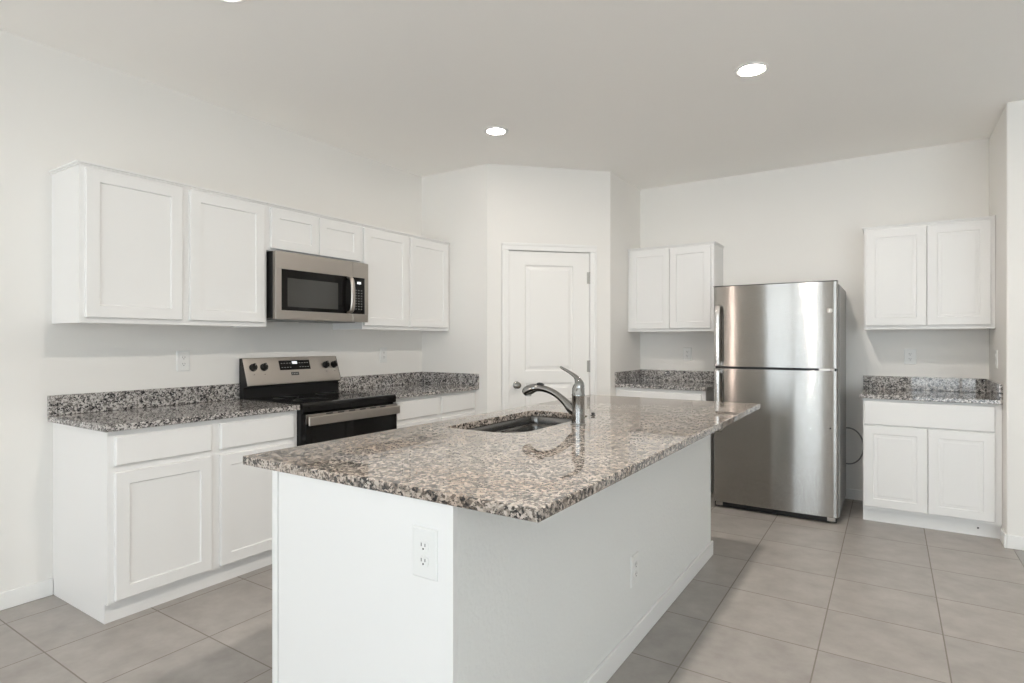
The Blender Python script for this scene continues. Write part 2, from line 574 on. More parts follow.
# baseboards
BB = 0.085
def bb(name, *boxes, loc=None, rot=None):
    m_ = MB()
    for b_ in boxes:
        m_.box(*b_)
    return struct(m_.build(name, 'trim', loc=loc, rot=rot, bevel=0.004))
bb('baseboard_left', (0, 0.013, YF, -4.304, 0, BB))
bb('baseboard_back', (2.31, 3.418, -0.013, 0, 0, BB))
bb('baseboard_right', (4.183, 4.196, -0.778, -0.616, 0, BB), (4.196, XE, -0.778, -0.765, 0, BB))
bb('baseboard_front', (0.32, WINDOWS[1][0] - 0.01, YF, YF + 0.013, 0, BB), (WINDOWS[1][1] + 0.01, WINDOWS[2][0] - 0.01, YF, YF + 0.013, 0, BB))
bb('baseboard_pantry', (0.0, D0 - cw, -0.013, 0, 0, BB), (D1 + cw, PL, -0.013, 0, 0, BB), loc=PW[0], rot=PW[1])

# ------------------------------------------------------------------ cabinets (local frame: x along the wall, front towards -y)
def shaker(name, x0, x1, z0, z1, yf, parent, mat='cab', rail=0.058, th=0.020, inner=0.0):
    """a frame-and-panel cabinet door: chamfered rim, square shoulder, flat recessed panel"""
    steps = [(0.0025, 0.0, True), (0.0, 0.0025, True)]
    def lp(q, dep):
        return [(x0 + q, yf + dep, z0 + q), (x1 - q, yf + dep, z0 + q), (x1 - q, yf + dep, z1 - q), (x0 + q, yf + dep, z1 - q)]
    loops = [lp(0, th), lp(0, 0.003), lp(0.003, 0), lp(rail, 0), lp(rail + 0.004, 0.0045 if inner else 0.0075)]
    if inner:
        loops += [lp(rail + inner, 0.0045), lp(rail + inner + 0.004, 0.003)]
    return MB().loft(loops).build(name, mat, parent)

def slab_front(name, x0, x1, z0, z1, yf, parent, th=0.020, mat='cab'):
    def lp(q, dep):
        return [(x0 + q, yf + dep, z0 + q), (x1 - q, yf + dep, z0 + q), (x1 - q, yf + dep, z1 - q), (x0 + q, yf + dep, z1 - q)]
    return MB().loft([lp(0, th), lp(0, 0.006), lp(0.006, 0)]).build(name, mat, parent)

ZT = 0.883    # underside of the granite
def base_cabinet(root, w, doors, drawers, zd=(0.105, 0.692), zw=(0.722, 0.857), notch_sides=(True, True), inner=0.0):
    dp = 0.61
    side = [(-0.0, 0.0), (-0.0, ZT), (-0.59, ZT), (-0.59, 0.092), (-0.58, 0.088), (-0.58, 0.0)]
    for x0, x1 in ((0, 0.016), (w - 0.016, w)):
        MB().extrude_x(side, x0, x1).build('side_panel', 'cab', root)
    MB().box(0.016, w - 0.016, -0.575, -0.004, 0.095, 0.111).box(0.016, w - 0.016, -0.016, -0.004, 0.111, ZT).box(0.016, w - 0.016, -0.10, -0.016, ZT - 0.016, ZT).build('carcass', 'cab', root)
    # face frame with real openings
    mf = MB()
    ys = (-0.61, -0.59)
    mf.box(0, 0.038, *ys, 0.092, ZT).box(w - 0.038, w, *ys, 0.092, ZT)
    mf.box(0.038, w - 0.038, *ys, ZT - 0.038, ZT).box(0.038, w - 0.038, *ys, 0.092, 0.13).box(0.038, w - 0.038, *ys, zd[1] - 0.012, zw[0] + 0.012)
    if len(doors) == 2 and doors[1][0] - doors[0][1] > 0.02:
        c = (doors[1][0] + doors[0][1]) / 2
        mf.box(c - 0.035, c + 0.035, *ys, 0.13, zd[1] - 0.012).box(c - 0.035, c + 0.035, *ys, zw[0] + 0.012, ZT - 0.038)
    mf.build('face_frame', 'cab', root)
    MB().box(0.016, w - 0.016, -0.579, -0.560, 0.0, 0.0945).build('toe_kick', 'cab', root)
    for a, b in doors:
        shaker('door', a, b, zd[0], zd[1], -0.630, root, inner=inner)
    for a, b in drawers:
        slab_front('drawer', a, b, zw[0], zw[1], -0.630, root)
    return root

def wall_cabinet(root, w, h, doors, zd, trim_sides=(True, True), inner=0.0, xr=None):
    """wall-hung unit: origin at its lower wall-side corner"""
    dp = 0.305
    MB().box(0, 0.016, -dp, 0, 0, h).box(w - 0.016, w, -dp, 0, 0, h).box(0.016, w - 0.016, -dp, 0, h - 0.016, h).box(0.016, w - 0.016, -dp, 0, 0.006, 0.022).box(0.016, w - 0.016, -0.012, 0, 0.022, h - 0.016).build('carcass', 'cab', root)
    mf = MB()
    ys = (-dp - 0.020, -dp)
    mf.box(0, 0.038, *ys, 0, h).box(w - 0.038, w, *ys, 0, h).box(0.038, w - 0.038, *ys, h - 0.045, h).box(0.038, w - 0.038, *ys, 0, 0.045)
    if len(doors) == 2 and doors[1][0] - doors[0][1] > 0.02:
        c = (doors[1][0] + doors[0][1]) / 2
        mf.box(c - 0.035, c + 0.035, *ys, 0.045, h - 0.045)
    mf.build('face_frame', 'cab', root)
    for a, b in doors:
        shaker('door', a, b, zd[0], zd[1], -dp - 0.040, root, inner=inner)
    # slim crown strip: wraps the exposed ends
    l = 0.012 if trim_sides[0] else 0.0
    r = 0.012 if trim_sides[1] else 0.0
    f = -dp - 0.020
    mt = MB().box(-l * 0.5, w + r * 0.5, f - 0.006, 0, h, h + 0.008).box(-l, w + r, f - 0.014, 0, h + 0.008, h + 0.018)
    mt.build('top_moulding', 'cab', root, bevel=0.002)
    return root

Z0U = 1.383
HU = 2.143 - Z0U
# --- left wall: local x -> world +y, front -> world +x
def left(y, z=0.0):
    return (0, y, z), 90
loc, rz = left(-4.307, Z0U)
c = thing('wall_cabinet', 'white two-door wall cabinet at the near end of the range wall, beside the microwave', 'cabinet', loc, rz, 'white wall cabinets')
wall_cabinet(c, 0.998, HU, [(0.022, 0.478), (0.519, 0.976)], (0.027, HU - 0.012), (True, False))
loc, rz = left(-3.309, 1.862)
c = thing('wall_cabinet', 'short white two-door wall cabinet directly above the microwave', 'cabinet', loc, rz, 'white wall cabinets')
wall_cabinet(c, 0.784, 2.143 - 1.862, [(0.022, 0.384), (0.388, 0.750)], (0.014, 2.143 - 1.862 - 0.012), (False, False))
loc, rz = left(-2.525, Z0U)
c = thing('wall_cabinet', 'white two-door wall cabinet between the microwave and the pantry corner', 'cabinet', loc, rz, 'white wall cabinets')
wall_cabinet(c, 1.003, HU, [(0.006, 0.464), (0.499, 0.966)], (0.027, HU - 0.012), (False, False))

loc, rz = left(-4.302)
c = thing('base_cabinet', 'white base cabinet with an exposed end panel, at the near side of the range', 'cabinet', loc, rz, 'white base cabinets')
base_cabinet(c, 1.003, [(0.026, 0.476), (0.522, 0.975)], [(0.026, 0.476), (0.522, 0.975)])
loc, rz = left(-2.519)
c = thing('base_cabinet', 'white base cabinet with two drawers between the range and the pantry wall', 'cabinet', loc, rz, 'white base cabinets')
base_cabinet(c, 1.000, [(0.042, 0.490), (0.545, 0.975)], [(0.042, 0.490), (0.545, 0.975)])

# granite tops: slab + upstands as parts
def granite_box(name, parent, *b, bevel=0.004):
    return MB().box(*b).build(name, 'granite', parent, bevel=bevel)
GT, GZ = 0.914, 1.017
c = thing('countertop', 'granite countertop with backsplash on the base cabinet at the near side of the range', 'countertop', (0, -4.326, 0), 90, 'granite countertops along the walls')
granite_box('slab', c, 0, 1.029, -0.642, -0.001, ZT + 0.001, GT)
granite_box('backsplash', c, 0, 1.029, -0.021, -0.001, GT + 0.0005, GZ, bevel=0.002)
c = thing('countertop', 'granite countertop wrapped by backsplashes between the range and the pantry wall', 'countertop', (0, -2.521, 0), 90, 'granite countertops along the walls')
granite_box('slab', c, 0, 1.004, -0.652, -0.001, ZT + 0.001, GT)
granite_box('backsplash', c, 0, 0.983, -0.021, -0.001, GT + 0.0005, GZ, bevel=0.002)
granite_box('side_splash', c, 0.984, 1.004, -0.652, -0.001, GT + 0.0005, GZ, bevel=0.002)

# --- back wall units
c = thing('wall_cabinet', 'white two-door wall cabinet above the counter between the pantry and the refrigerator', 'cabinet', (1.518, 0, Z0U), 0, 'white wall cabinets')
wall_cabinet(c, 0.787, HU, [(0.028, 0.396), (0.400, 0.762)], (0.027, HU - 0.012), (False, True))
c = thing('wall_cabinet', 'white two-door wall cabinet above the counter beyond the refrigerator, beside the return wall', 'cabinet', (3.419, 0, Z0U), 0, 'white wall cabinets')
wall_cabinet(c, 0.775, HU, [(0.012, 0.387), (0.390, 0.750)], (0.027, HU - 0.012), (True, False), inner=0.022)

c = thing('base_cabinet', 'white base cabinet with one wide drawer between the pantry and the refrigerator', 'cabinet', (1.518, 0, 0), 0, 'white base cabinets')
base_cabinet(c, 0.790, [(0.028, 0.396), (0.400, 0.762)], [(0.028, 0.762)])
c = thing('base_cabinet', 'white base cabinet with one wide drawer over two doors, beyond the refrigerator', 'cabinet', (3.420, 0, 0), 0, 'white base cabinets')
base_cabinet(c, 0.774, [(0.006, 0.380), (0.383, 0.738)], [(0.006, 0.738)], zd=(0.113, 0.693), zw=(0.699, 0.868), inner=0.022)
MB().lathe([(0.006, 0), (0.006, 0.006), (0.003, 0.009)], (0.655, -0.573, 0.052), 'Y', 10).build('screw', 'slot', c)

c = thing('countertop', 'granite countertop with backsplash between the pantry and the refrigerator', 'countertop', (1.515, 0, 0), 0, 'granite countertops along the walls')
granite_box('slab', c, 0, 0.808, -0.642, -0.001, ZT + 0.001, GT)
granite_box('backsplash', c, 0.021, 0.808, -0.021, -0.001, GT + 0.0005, GZ, bevel=0.002)
granite_box('side_splash', c, 0, 0.020, -0.642, -0.001, GT + 0.0005, GZ, bevel=0.002)
c = thing('countertop', 'granite countertop with backsplash beyond the refrigerator, ending at the return wall', 'countertop', (3.402, 0, 0), 0, 'granite countertops along the walls')
granite_box('slab', c, 0, 0.793, -0.642, -0.001, ZT + 0.001, GT)
granite_box('backsplash', c, 0, 0.772, -0.021, -0.001, GT + 0.0005, GZ, bevel=0.002)
granite_box('side_splash', c, 0.773, 0.793, -0.642, -0.001, GT + 0.0005, GZ, bevel=0.002)

# ------------------------------------------------------------------ kitchen island
IX0, IX1, IY0, IY1 = 1.790, 2.926, -4.384, -1.730
bx0, bx1, by0, by1 = 1.941, 2.675, -4.375, -1.903
isl = thing('kitchen_island', 'long white kitchen island base in the middle of the tiled floor', 'kitchen island', (bx0, by0, 0), 0)
W, LN = bx1 - bx0, by1 - by0
CX, CY = -0.113, 0.125      # cabinet fronts and the near side of the cabinet run, local
MB().box(0.031, W, 0.0, 0.018, 0, ZT).box(0.028, W - 0.101, 0.018, 0.105, 0, ZT).build('end_panel', 'cab', isl)
MB().box(0.0, 0.027, -0.002, 0.105, 0, ZT).build('corner_trim', 'cab', isl, bevel=0.002)
MB().box(W - 0.10, W, 0.0185, LN, 0, ZT).build('drywall_panel', 'drywall', isl)
for y0 in (CY, LN - 0.016):
    MB().box(CX + 0.0205, W - 0.10, y0, y0 + 0.016, 0.095, ZT).box(CX + 0.04, W - 0.10, y0, y0 + 0.016, 0, 0.095).build('side_panel', 'cab', isl)
MB().box(CX + 0.02, W - 0.10, CY + 0.016, LN - 0.016, 0.095, 0.111).build('carcass', 'cab', isl)
mf = MB().box(CX, CX + 0.02, CY, CY + 0.04, 0.095, ZT).box(CX, CX + 0.02, LN - 0.04, LN, 0.095, ZT)
mf.box(CX, CX + 0.02, CY + 0.04, LN - 0.04, 0.095, 0.13).box(CX, CX + 0.02, CY + 0.04, LN - 0.04, ZT - 0.04, ZT).box(CX, CX + 0.02, CY + 0.04, LN - 0.04, 0.685, 0.73)
nb = 5
step = (LN - CY - 0.05) / nb
for k in range(1, nb):
    for z0, z1 in ((0.13, 0.685), (0.73, ZT - 0.04)):
        mf.box(CX, CX + 0.02, CY + 0.025 + k * step - 0.03, CY + 0.025 + k * step + 0.03, z0, z1)
mf.build('face_frame', 'cab', isl)
MB().box(CX + 0.045, CX + 0.060, CY + 0.016, LN - 0.016, 0, 0.095).build('toe_kick', 'cab', isl)
for k in range(nb):
    b, a = CY + 0.025 + k * step + 0.02, CY + 0.025 + (k + 1) * step - 0.02
    dr = shaker('door', -a, -b, 0.105, 0.692, CX - 0.020, isl)
    dr.rotation_euler = (0, 0, R(-90))
    sf = slab_front('drawer', -a, -b, 0.722, 0.857, CX - 0.020, isl)
    sf.rotation_euler = (0, 0, R(-90))
MB().box(W, W + 0.013, 0.0, LN + 0.013, 0, BB).box(0.05, W, LN, LN + 0.013, 0, BB).build('baseboard', 'trim', isl, bevel=0.004)

SX0, SX1, SY0, SY1 = 1.935, 2.315, -3.518, -2.765
hole = rrect(SX0, SX1, SY0, SY1, (0.13, 0.035, 0.035, 0.13), 0, 10)
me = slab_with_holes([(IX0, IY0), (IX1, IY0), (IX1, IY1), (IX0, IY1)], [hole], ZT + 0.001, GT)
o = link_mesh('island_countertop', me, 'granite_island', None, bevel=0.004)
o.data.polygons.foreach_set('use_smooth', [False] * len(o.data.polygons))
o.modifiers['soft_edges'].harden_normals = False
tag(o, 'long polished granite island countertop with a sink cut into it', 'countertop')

# double-bowl undermount sink
sk = thing('sink', 'stainless steel double-bowl sink set under the island granite', 'sink', ((SX0 + SX1) / 2, (SY0 + SY1) / 2, 0.66))
ox, oy, oz = sk.location
def sh(l):
    return [(p[0] - ox, p[1] - oy, p[2] - oz) for p in l]
rimz = ZT - 0.001
dkz = 0.842
rads = (0.125, 0.04, 0.04, 0.125)
bowls = [(SX0 + 0.006, SX1 - 0.006, SY0 + 0.006, -3.090, (0.006, 0.006, 0.034, 0.119)), (SX0 + 0.006, SX1 - 0.006, -3.060, SY1 - 0.006, (0.119, 0.034, 0.006, 0.006))]
lip = [sh(rrect(SX0 - q, SX1 + q, SY0 - q, SY1 + q, tuple(r_ + q for r_ in rads), z, 8)) for q, z in ((0.02, rimz - 0.002), (0.02, rimz), (-0.003, rimz), (-0.0055, rimz - 0.004), (-0.006, dkz))]
MB().loft(lip, cap0=False, cap1=False).build('rim', 'bowl', sk, smooth=True)
MB().box(SX0 + 0.006 - ox, SX1 - 0.006 - ox, -3.091 - oy, -3.059 - oy, 0.80 - oz, dkz - oz).build('divider', 'bowl', sk, bevel=0.005, seg=3)
for a, b, c_, e, r_ in bowls:
    loops = []
    for q, z in ((0, dkz - 0.0005), (0.003, dkz - 0.015), (0.010, 0.72), (0.018, 0.700), (0.035, 0.688), (0.07, 0.683)):
        loops.append(sh(rrect(a + q, b - q, c_ + q, e - q, tuple(max(0.012, t_ - q) for t_ in r_), z, 8)))
    bo = MB().loft(loops, cap0=False).build('bowl', 'bowl', sk, smooth=True)
    so = bo.modifiers.new('sheet', 'SOLIDIFY')
    so.thickness = 0.0012
    so.offset = -1
    MB().lathe([(0.045, 0.0), (0.045, 0.003), (0.036, 0.003), (0.030, -0.001), (0.008, -0.001), (0.008, 0.006), (0, 0.007)], ((a + b) / 2 - ox, (c_ + e) / 2 - oy, 0.6838 - oz)).build('drain', 'steel', bo, smooth=True)

# faucet
fa = thing('faucet', 'chrome single-lever faucet with an arched pull-out spout behind the sink', 'faucet', (2.396, -3.127, GT))
fx, fz = 2.396, GT
def P2(x, z):
    return (x - fx, 0.0, z - fz)
MB().lathe([(0.034, 0.0), (0.034, 0.004), (0.0305, 0.008), (0.0295, 0.060), (0.0290, 0.128), (0.0300, 0.131), (0.0300, 0.137), (0.0285, 0.140), (0.0285, 0.166), (0.0275, 0.169), (0, 0.170)], seg=32).build('body', 'chrome', fa, smooth=True)
def catmull(keys, n=6):
    out = []
    K = [keys[0]] + keys + [keys[-1]]
    for i in range(1, len(K) - 2):
        for t_ in range(n):
            t = t_ / n
            p0, p1, p2, p3 = K[i - 1], K[i], K[i + 1], K[i + 2]
            out.append(tuple(0.5 * ((2 * b_) + (c_ - a_) * t + (2 * a_ - 5 * b_ + 4 * c_ - d_) * t * t + (-a_ + 3 * b_ - 3 * c_ + d_) * t ** 3) for a_, b_, c_, d_ in zip(p0, p1, p2, p3)))
    out.append(tuple(keys[-1]))
    return out
kk = catmull([(2.392, 0.965, 0.024), (2.362, 0.985, 0.024), (2.335, 1.008, 0.0185), (2.309, 1.029, 0.0160), (2.275, 1.050, 0.0150), (2.238, 1.064, 0.0150), (2.200, 1.071, 0.0160), (2.172, 1.071, 0.0175)])
MB().tube([P2(a, b) for a, b, r in kk], [r for a, b, r in kk], 20, up=(0, 0, 1)).build('spout', 'chrome', fa, smooth=True)
kk = catmull([(2.174, 1.0712, 0.0185), (2.160, 1.069, 0.0215), (2.140, 1.062, 0.0240), (2.122, 1.053, 0.0235), (2.110, 1.046, 0.0190), (2.106, 1.043, 0.012)])
sh_ = MB().tube([P2(a, b) for a, b, r in kk], [r for a, b, r in kk], 20, up=(0, 0, 1)).build('spray_head', 'chrome', fa, smooth=True)
kk = [(2.214, 1.0865, 0.004), (2.206, 1.090, 0.006), (2.190, 1.092, 0.006), (2.178, 1.091, 0.004)]
MB().tube([P2(a, b) for a, b, r in kk], [r for a, b, r in kk], 12, up=(0, 0, 1)).build('spray_button', 'slot', sh_, smooth=True)
MB().lathe([(0.013, 0), (0.013, 0.006), (0.009, 0.009)], P2(2.132, 1.030), 'Z', 16).build('nozzle', 'hinge', sh_)
kk = catmull([(2.397, 1.080, 0.0275), (2.400, 1.098, 0.0235), (2.396, 1.113, 0.0170), (2.384, 1.130, 0.0105), (2.366, 1.143, 0.0080), (2.342, 1.156, 0.0066), (2.320, 1.166, 0.0062), (2.304, 1.174, 0.0050)])
MB().tube([P2(a, b) for a, b, r in kk], [r for a, b, r in kk], 18, up=(-1, 0, 0)).build('lever_handle', 'chrome', fa, smooth=True)
o = MB().lathe([(0.013, 0), (0.013, 0.002), (0.008, 0.004), (0.008, 0.009), (0.011, 0.011), (0.009, 0.014), (0, 0.015)], seg=16).build('air_switch', 'slot', None, smooth=True, loc=(2.312, -2.790, GT))
tag(o, 'tiny dark metal button on the island granite behind the sink', 'button')

# ------------------------------------------------------------------ range (local x along the wall, front -y)
RY = -3.2945
RW = 0.770
rg = thing('range', 'stainless and black electric range between the two granite counters', 'range', (0, RY, 0), 90)
MB().box(0, RW, -0.640, -0.012, 0.03, 0.895).build('body', 'black', rg, bevel=0.003)
ct = MB().extrude_x([(-0.06, 0.895), (-0.06, 0.918), (-0.640, 0.921), (-0.655, 0.919), (-0.664, 0.912), (-0.667, 0.900), (-0.667, 0.868), (-0.655, 0.862), (-0.640, 0.862), (-0.640, 0.895)], 0.0, RW).build('cooktop', 'blackglass', rg)
for (bx_, by_, br_) in ((0.20, -0.22, 0.08), (0.56, -0.22, 0.10), (0.20, -0.48, 0.11), (0.56, -0.48, 0.08)):
    MB().lathe([(br_ - 0.002, 0), (br_ - 0.002, 0.0004), (br_, 0.0004), (br_, 0)], (bx_, by_, 0.9200 if by_ < -0.4 else 0.9188), 'Z', 40).build('burner_ring', 'mark', ct)
bg = MB().extrude_x([(-0.014, 0.895), (-0.014, 1.172), (-0.028, 1.174), (-0.084, 1.008), (-0.084, 0.996), (-0.060, 0.990), (-0.060, 0.895)], 0.004, RW - 0.004).build('backguard', 'black', rg)
MB().extrude_x([(-0.012, 1.164), (-0.012, 1.182), (-0.034, 1.182), (-0.092, 1.012), (-0.092, 1.000), (-0.084, 1.000), (-0.026, 1.170)], 0.006, RW - 0.002).build('control_panel', 'steel', rg, bevel=0.002)
for x0, x1 in ((-0.001, 0.006), (RW - 0.002, RW + 0.002)):
    MB().extrude_x([(-0.012, 0.900), (-0.012, 1.180), (-0.033, 1.180), (-0.090, 1.012), (-0.090, 0.998), (-0.062, 0.990), (-0.062, 0.900)], x0, x1).build('end_cap', 'black', rg)
# controls on the sloping panel: local frame with origin on the panel face
sl = math.atan2(0.058, 0.174)
def on_panel(o, x, z):
    t = (1.182 - z) / 0.170
    o.location = (x, -0.034 - 0.058 * t, z)
    o.rotation_euler = (-sl, 0, 0)
for x in (0.068, 0.147, 0.656, 0.731):
    kb = MB().lathe([(0.026, 0), (0.025, 0.008), (0.021, 0.010), (0.019, 0.024), (0.0, 0.025)], (0, 0, 0), 'Y', 24).box(-0.006, 0.006, -0.034, -0.010, -0.022, 0.022).build('knob', 'black', rg, smooth=True)
    on_panel(kb, x, 1.118)
    MB().box(-0.0015, 0.0015, -0.0345, -0.030, 0.006, 0.021).build('pointer', 'mark', kb)
    pk = MB().box(-0.003, 0.003, -0.0006, 0, -0.002, 0.002).box(-0.010, -0.007, -0.0006, 0, -0.001, 0.001).build('mark', 'slot', rg)
    on_panel(pk, x, 1.072)
dsp = MB().box(-0.125, 0.125, -0.003, 0.001, -0.034, 0.034).build('control_display', 'blackglass', rg)
on_panel(dsp, 0.392, 1.126)
MB().box(-0.022, 0.020, -0.0036, -0.002, 0.008, 0.026).build('readout', 'display', dsp)
kb = None
for i in range(4):
    for z in (0.012, -0.018):
        for s in (-1, 1):
            x = s * (0.040 + i * 0.022)
            MB().box(x - 0.006, x + 0.006, -0.0036, -0.002, z, z + 0.004).build('touch_key', 'mark', dsp)
bd = MB().box(-0.030, 0.030, -0.003, 0.001, -0.011, 0.011).build('badge', 'slot', rg)
on_panel(bd, 0.380, 1.066)
MB().box(-0.026, -0.018, -0.0036, -0.002, -0.005, 0.006).box(-0.012, -0.003, -0.0036, -0.002, -0.004, 0.004).box(0.002, 0.010, -0.0036, -0.002, -0.004, 0.004).box(0.014, 0.022, -0.0036, -0.002, -0.004, 0.004).build('badge_mark', 'mark', bd)
# oven door
od = MB().box(0.006, RW - 0.006, -0.682, -0.641, 0.165, 0.858).build('oven_door', 'blackglass', rg, bevel=0.004)
MB().box(0.006, RW - 0.006, -0.686, -0.6825, 0.800, 0.856).build('door_trim', 'steel', od)
for i in range(6):
    MB().box(0.15 + i * 0.09, 0.20 + i * 0.09, -0.6868, -0.680, 0.846, 0.853).build('vent_slot', 'slot', od)
hd = MB().box(0.006, RW - 0.006, -0.716, -0.700, 0.790, 0.845).build('oven_handle', 'steel', od, bevel=0.006, seg=3)
for x in (0.05, RW - 0.05):
    MB().box(x - 0.014, x + 0.014, -0.702, -0.684, 0.800, 0.838).build('standoff', 'steel', hd)
MB().box(0.006, RW - 0.006, -0.680, -0.641, 0.030, 0.158).build('storage_drawer', 'blackglass', rg, bevel=0.004)
for x in (0.04, RW - 0.04):
    for y in (-0.60, -0.06):
        MB().lathe([(0.018, 0), (0.018, 0.031)], (x, y, 0), 'Z', 14).build('foot', 'black', rg)

# ------------------------------------------------------------------ over-the-range microwave
MY, MZ = -3.297, 1.432
MW, MH = 0.760, 0.424
mw = thing('microwave', 'stainless steel over-the-range microwave under the short wall cabinet', 'microwave', (0, MY, MZ), 90)
MB().box(0, MW, -0.370, -0.004, 0.004, MH).build('body', 'black', mw, bevel=0.003)
MB().box(0.06, 0.36, -0.33, -0.06, -0.004, 0.004).box(0.42, 0.70, -0.33, -0.06, -0.004, 0.004).build('grease_filter', 'mark', mw)
# door: stainless frame around a black glass window
mdr = MB()
for b_ in ((0, 0.615, 0.315, MH), (0, 0.615, 0, 0.056), (0, 0.042, 0.056, 0.315)):
    mdr.box(b_[0], b_[1], -0.402, -0.371, b_[2], b_[3])
mdr = mdr.build('door', 'steel', mw, bevel=0.002)
wn_ = MB().box(0.042, 0.612, -0.4005, -0.372, 0.056, 0.315).build('door_window', 'blackglass', mdr)
MB().box(0.085, 0.485, -0.4015, -0.400, 0.080, 0.262).build('viewing_screen', 'windowglass', wn_)
pn = MB()
pn.box(0.617, MW, -0.402, -0.371, 0.315, MH).box(0.617, MW, -0.402, -0.371, 0, 0.056).box(0.726, MW, -0.402, -0.371, 0.056, 0.315)
pn = pn.build('control_frame', 'steel', mw, bevel=0.002)
kp = MB().box(0.614, 0.726, -0.4015, -0.372, 0.056, 0.315).build('keypad', 'blackglass', pn)
MB().box(0.655, 0.690, -0.4022, -0.400, 0.270, 0.286).build('readout', 'display', kp)
kk_ = MB()
for r_ in range(8):
    for q_ in range(3):
        x = 0.644 + q_ * 0.026
        z = 0.222 - r_ * 0.019
        kk_.box(x - 0.006, x + 0.006, -0.4021, -0.400, z, z + 0.004)
kk_.build('keys', 'mark', kp)
hp = [(0.578, -0.400, 0.064), (0.578, -0.430, 0.072), (0.578, -0.444, 0.11), (0.578, -0.448, 0.185), (0.578, -0.444, 0.26), (0.578, -0.430, 0.300), (0.578, -0.400, 0.308)]
hp = catmull([tuple(p) for p in hp], 5)
MB().tube(hp, 0.017, 14, squash=0.55, up=(0, -1, 0)).build('door_handle', 'steel', mdr, smooth=True)
MB().box(0.02, MW - 0.02, -0.372, -0.368, MH - 0.002, MH + 0.006).build('top_vent', 'black', mw)

# ------------------------------------------------------------------ refrigerator
FX0, FX1, FY, FZ = 2.426, 3.275, -0.830, 1.718
fr = thing('refrigerator', 'stainless steel top-freezer refrigerator against the far wall', 'refrigerator', (FX0, 0, 0), 0)
FW = FX1 - FX0
MB().box(0.004, FW + 0.008, -0.748, -0.03, 0.028, FZ - 0.012).build('cabinet_body', 'greyside', fr, bevel=0.012, seg=3)
def bowed_door(name, z0, z1, parent):
    """steel door whose front swells gently across its width and turns back at both edges"""
    prof = []
    ts = [q / FW for q in (0, 0.0015, 0.004, 0.007, 0.010)] + [i / 24 for i in range(1, 24)] + [1 - q / FW for q in (0.010, 0.007, 0.004, 0.0015, 0)]
    for t in ts:
        x = t * FW
        e = min(t, 1 - t) * FW
        y = FY - 0.010 * (1 - (2 * t - 1) ** 2)
        if e < 0.010:
            y += 0.010 * (1 - math.sqrt(max(0.0, 1 - ((0.010 - e) / 0.010) ** 2)))
        prof.append((x, y))
    prof += [(FW, -0.752), (0, -0.752)]
    loops = [[(x, y, z) for x, y in prof] for z in (z0, z1)]
    return MB().loft(loops).build(name, 'fridge', parent, smooth=True)
fz_door = bowed_door('freezer_door', 1.100, FZ, fr)
fd_door = bowed_door('refrigerator_door', 0.046, 1.082, fr)
MB().box(0.01, FW - 0.01, -0.815, -0.750, 1.082, 1.100).build('door_gasket', 'black', fr)
MB().box(0.0, FW, -0.836, -0.748, FZ, FZ + 0.006).build('top_cap', 'black', fr)
MB().box(0.006, FW - 0.006, -0.822, -0.749, 0.010, 0.0445).build('toe_grille', 'black', fr)
MB().box(FW - 0.115, FW - 0.02, -0.846, -0.80, 1.0835, 1.0985).lathe([(0.010, 1.0825), (0.010, 1.0995)], (FW - 0.035, -0.842, 0), 'Z', 14).build('centre_hinge', 'steel', fr)
def fr_handle(parent, z0, z1, foot_top):
    x = 0.040
    if foot_top:
        pts = [(x, -0.892, z0), (x, -0.896, z0 + 0.10), (x, -0.894, z1 - 0.10), (x, -0.885, z1 - 0.04), (x, -0.865, z1 - 0.008), (x, -0.836, z1)]
    else:
        pts = [(x, -0.836, z0), (x, -0.865, z0 + 0.008), (x, -0.885, z0 + 0.04), (x, -0.894, z0 + 0.10), (x, -0.896, z1 - 0.10), (x, -0.892, z1)]
    pts = catmull(pts, 5)
    h = MB().tube(pts, 0.021, 14, squash=0.55, up=(0, -1, 0)).build('door_handle', 'handle_steel', parent, smooth=True)
    zz = z0 if foot_top else z1
    MB().box(x - 0.013, x + 0.013, -0.900, -0.836, zz - 0.013, zz + 0.013).build('handle_mount', 'handle_steel', h, bevel=0.003)
fr_handle(fz_door, 1.120, 1.570, True)
fr_handle(fd_door, 0.600, 1.062, False)
# round emblem and the small plug on the lower door
bdg = MB().lathe([(0.019, 0), (0.019, 0.002), (0.017, 0.003), (0, 0.003)], (0.800, -0.8325, 1.511), 'Y', 26).build('emblem', 'steel', fz_door, smooth=True)
sw = MB()
for s in (1, -1):
    pts = []
    for i in range(9):
        a = R(30 + 240 * i / 8)
        pts.append((0.800 + s * (0.005 + 0.0075 * math.cos(a)) * 1.0, -0.8365, 1.511 + s * (0.002 + 0.0085 * math.sin(a))))
    sw.tube(pts, 0.0018, 6, up=(0, -1, 0))
sw.build('emblem_script', 'plastic', bdg)
MB().lathe([(0.006, 0), (0.005, 0.004), (0, 0.005)], (0.805, -0.8325, 0.676), 'Y', 12).build('plug', 'slot', fd_door)
for x in (0.045, FW - 0.035):
    MB().box(x - 0.030, x + 0.022, -0.826, -0.77, 0.016, 0.042).lathe([(0.016, -0.012), (0.016, 0.012)], (x, -0.790, 0.0165), 'X', 16).build('levelling_foot', 'steel', fr, bevel=0.003)
for x in (0.045, FW - 0.045):
    MB().lathe([(0.016, -0.012), (0.016, 0.012)], (x, -0.12, 0.016), 'X', 16).build('roller', 'black', fr)

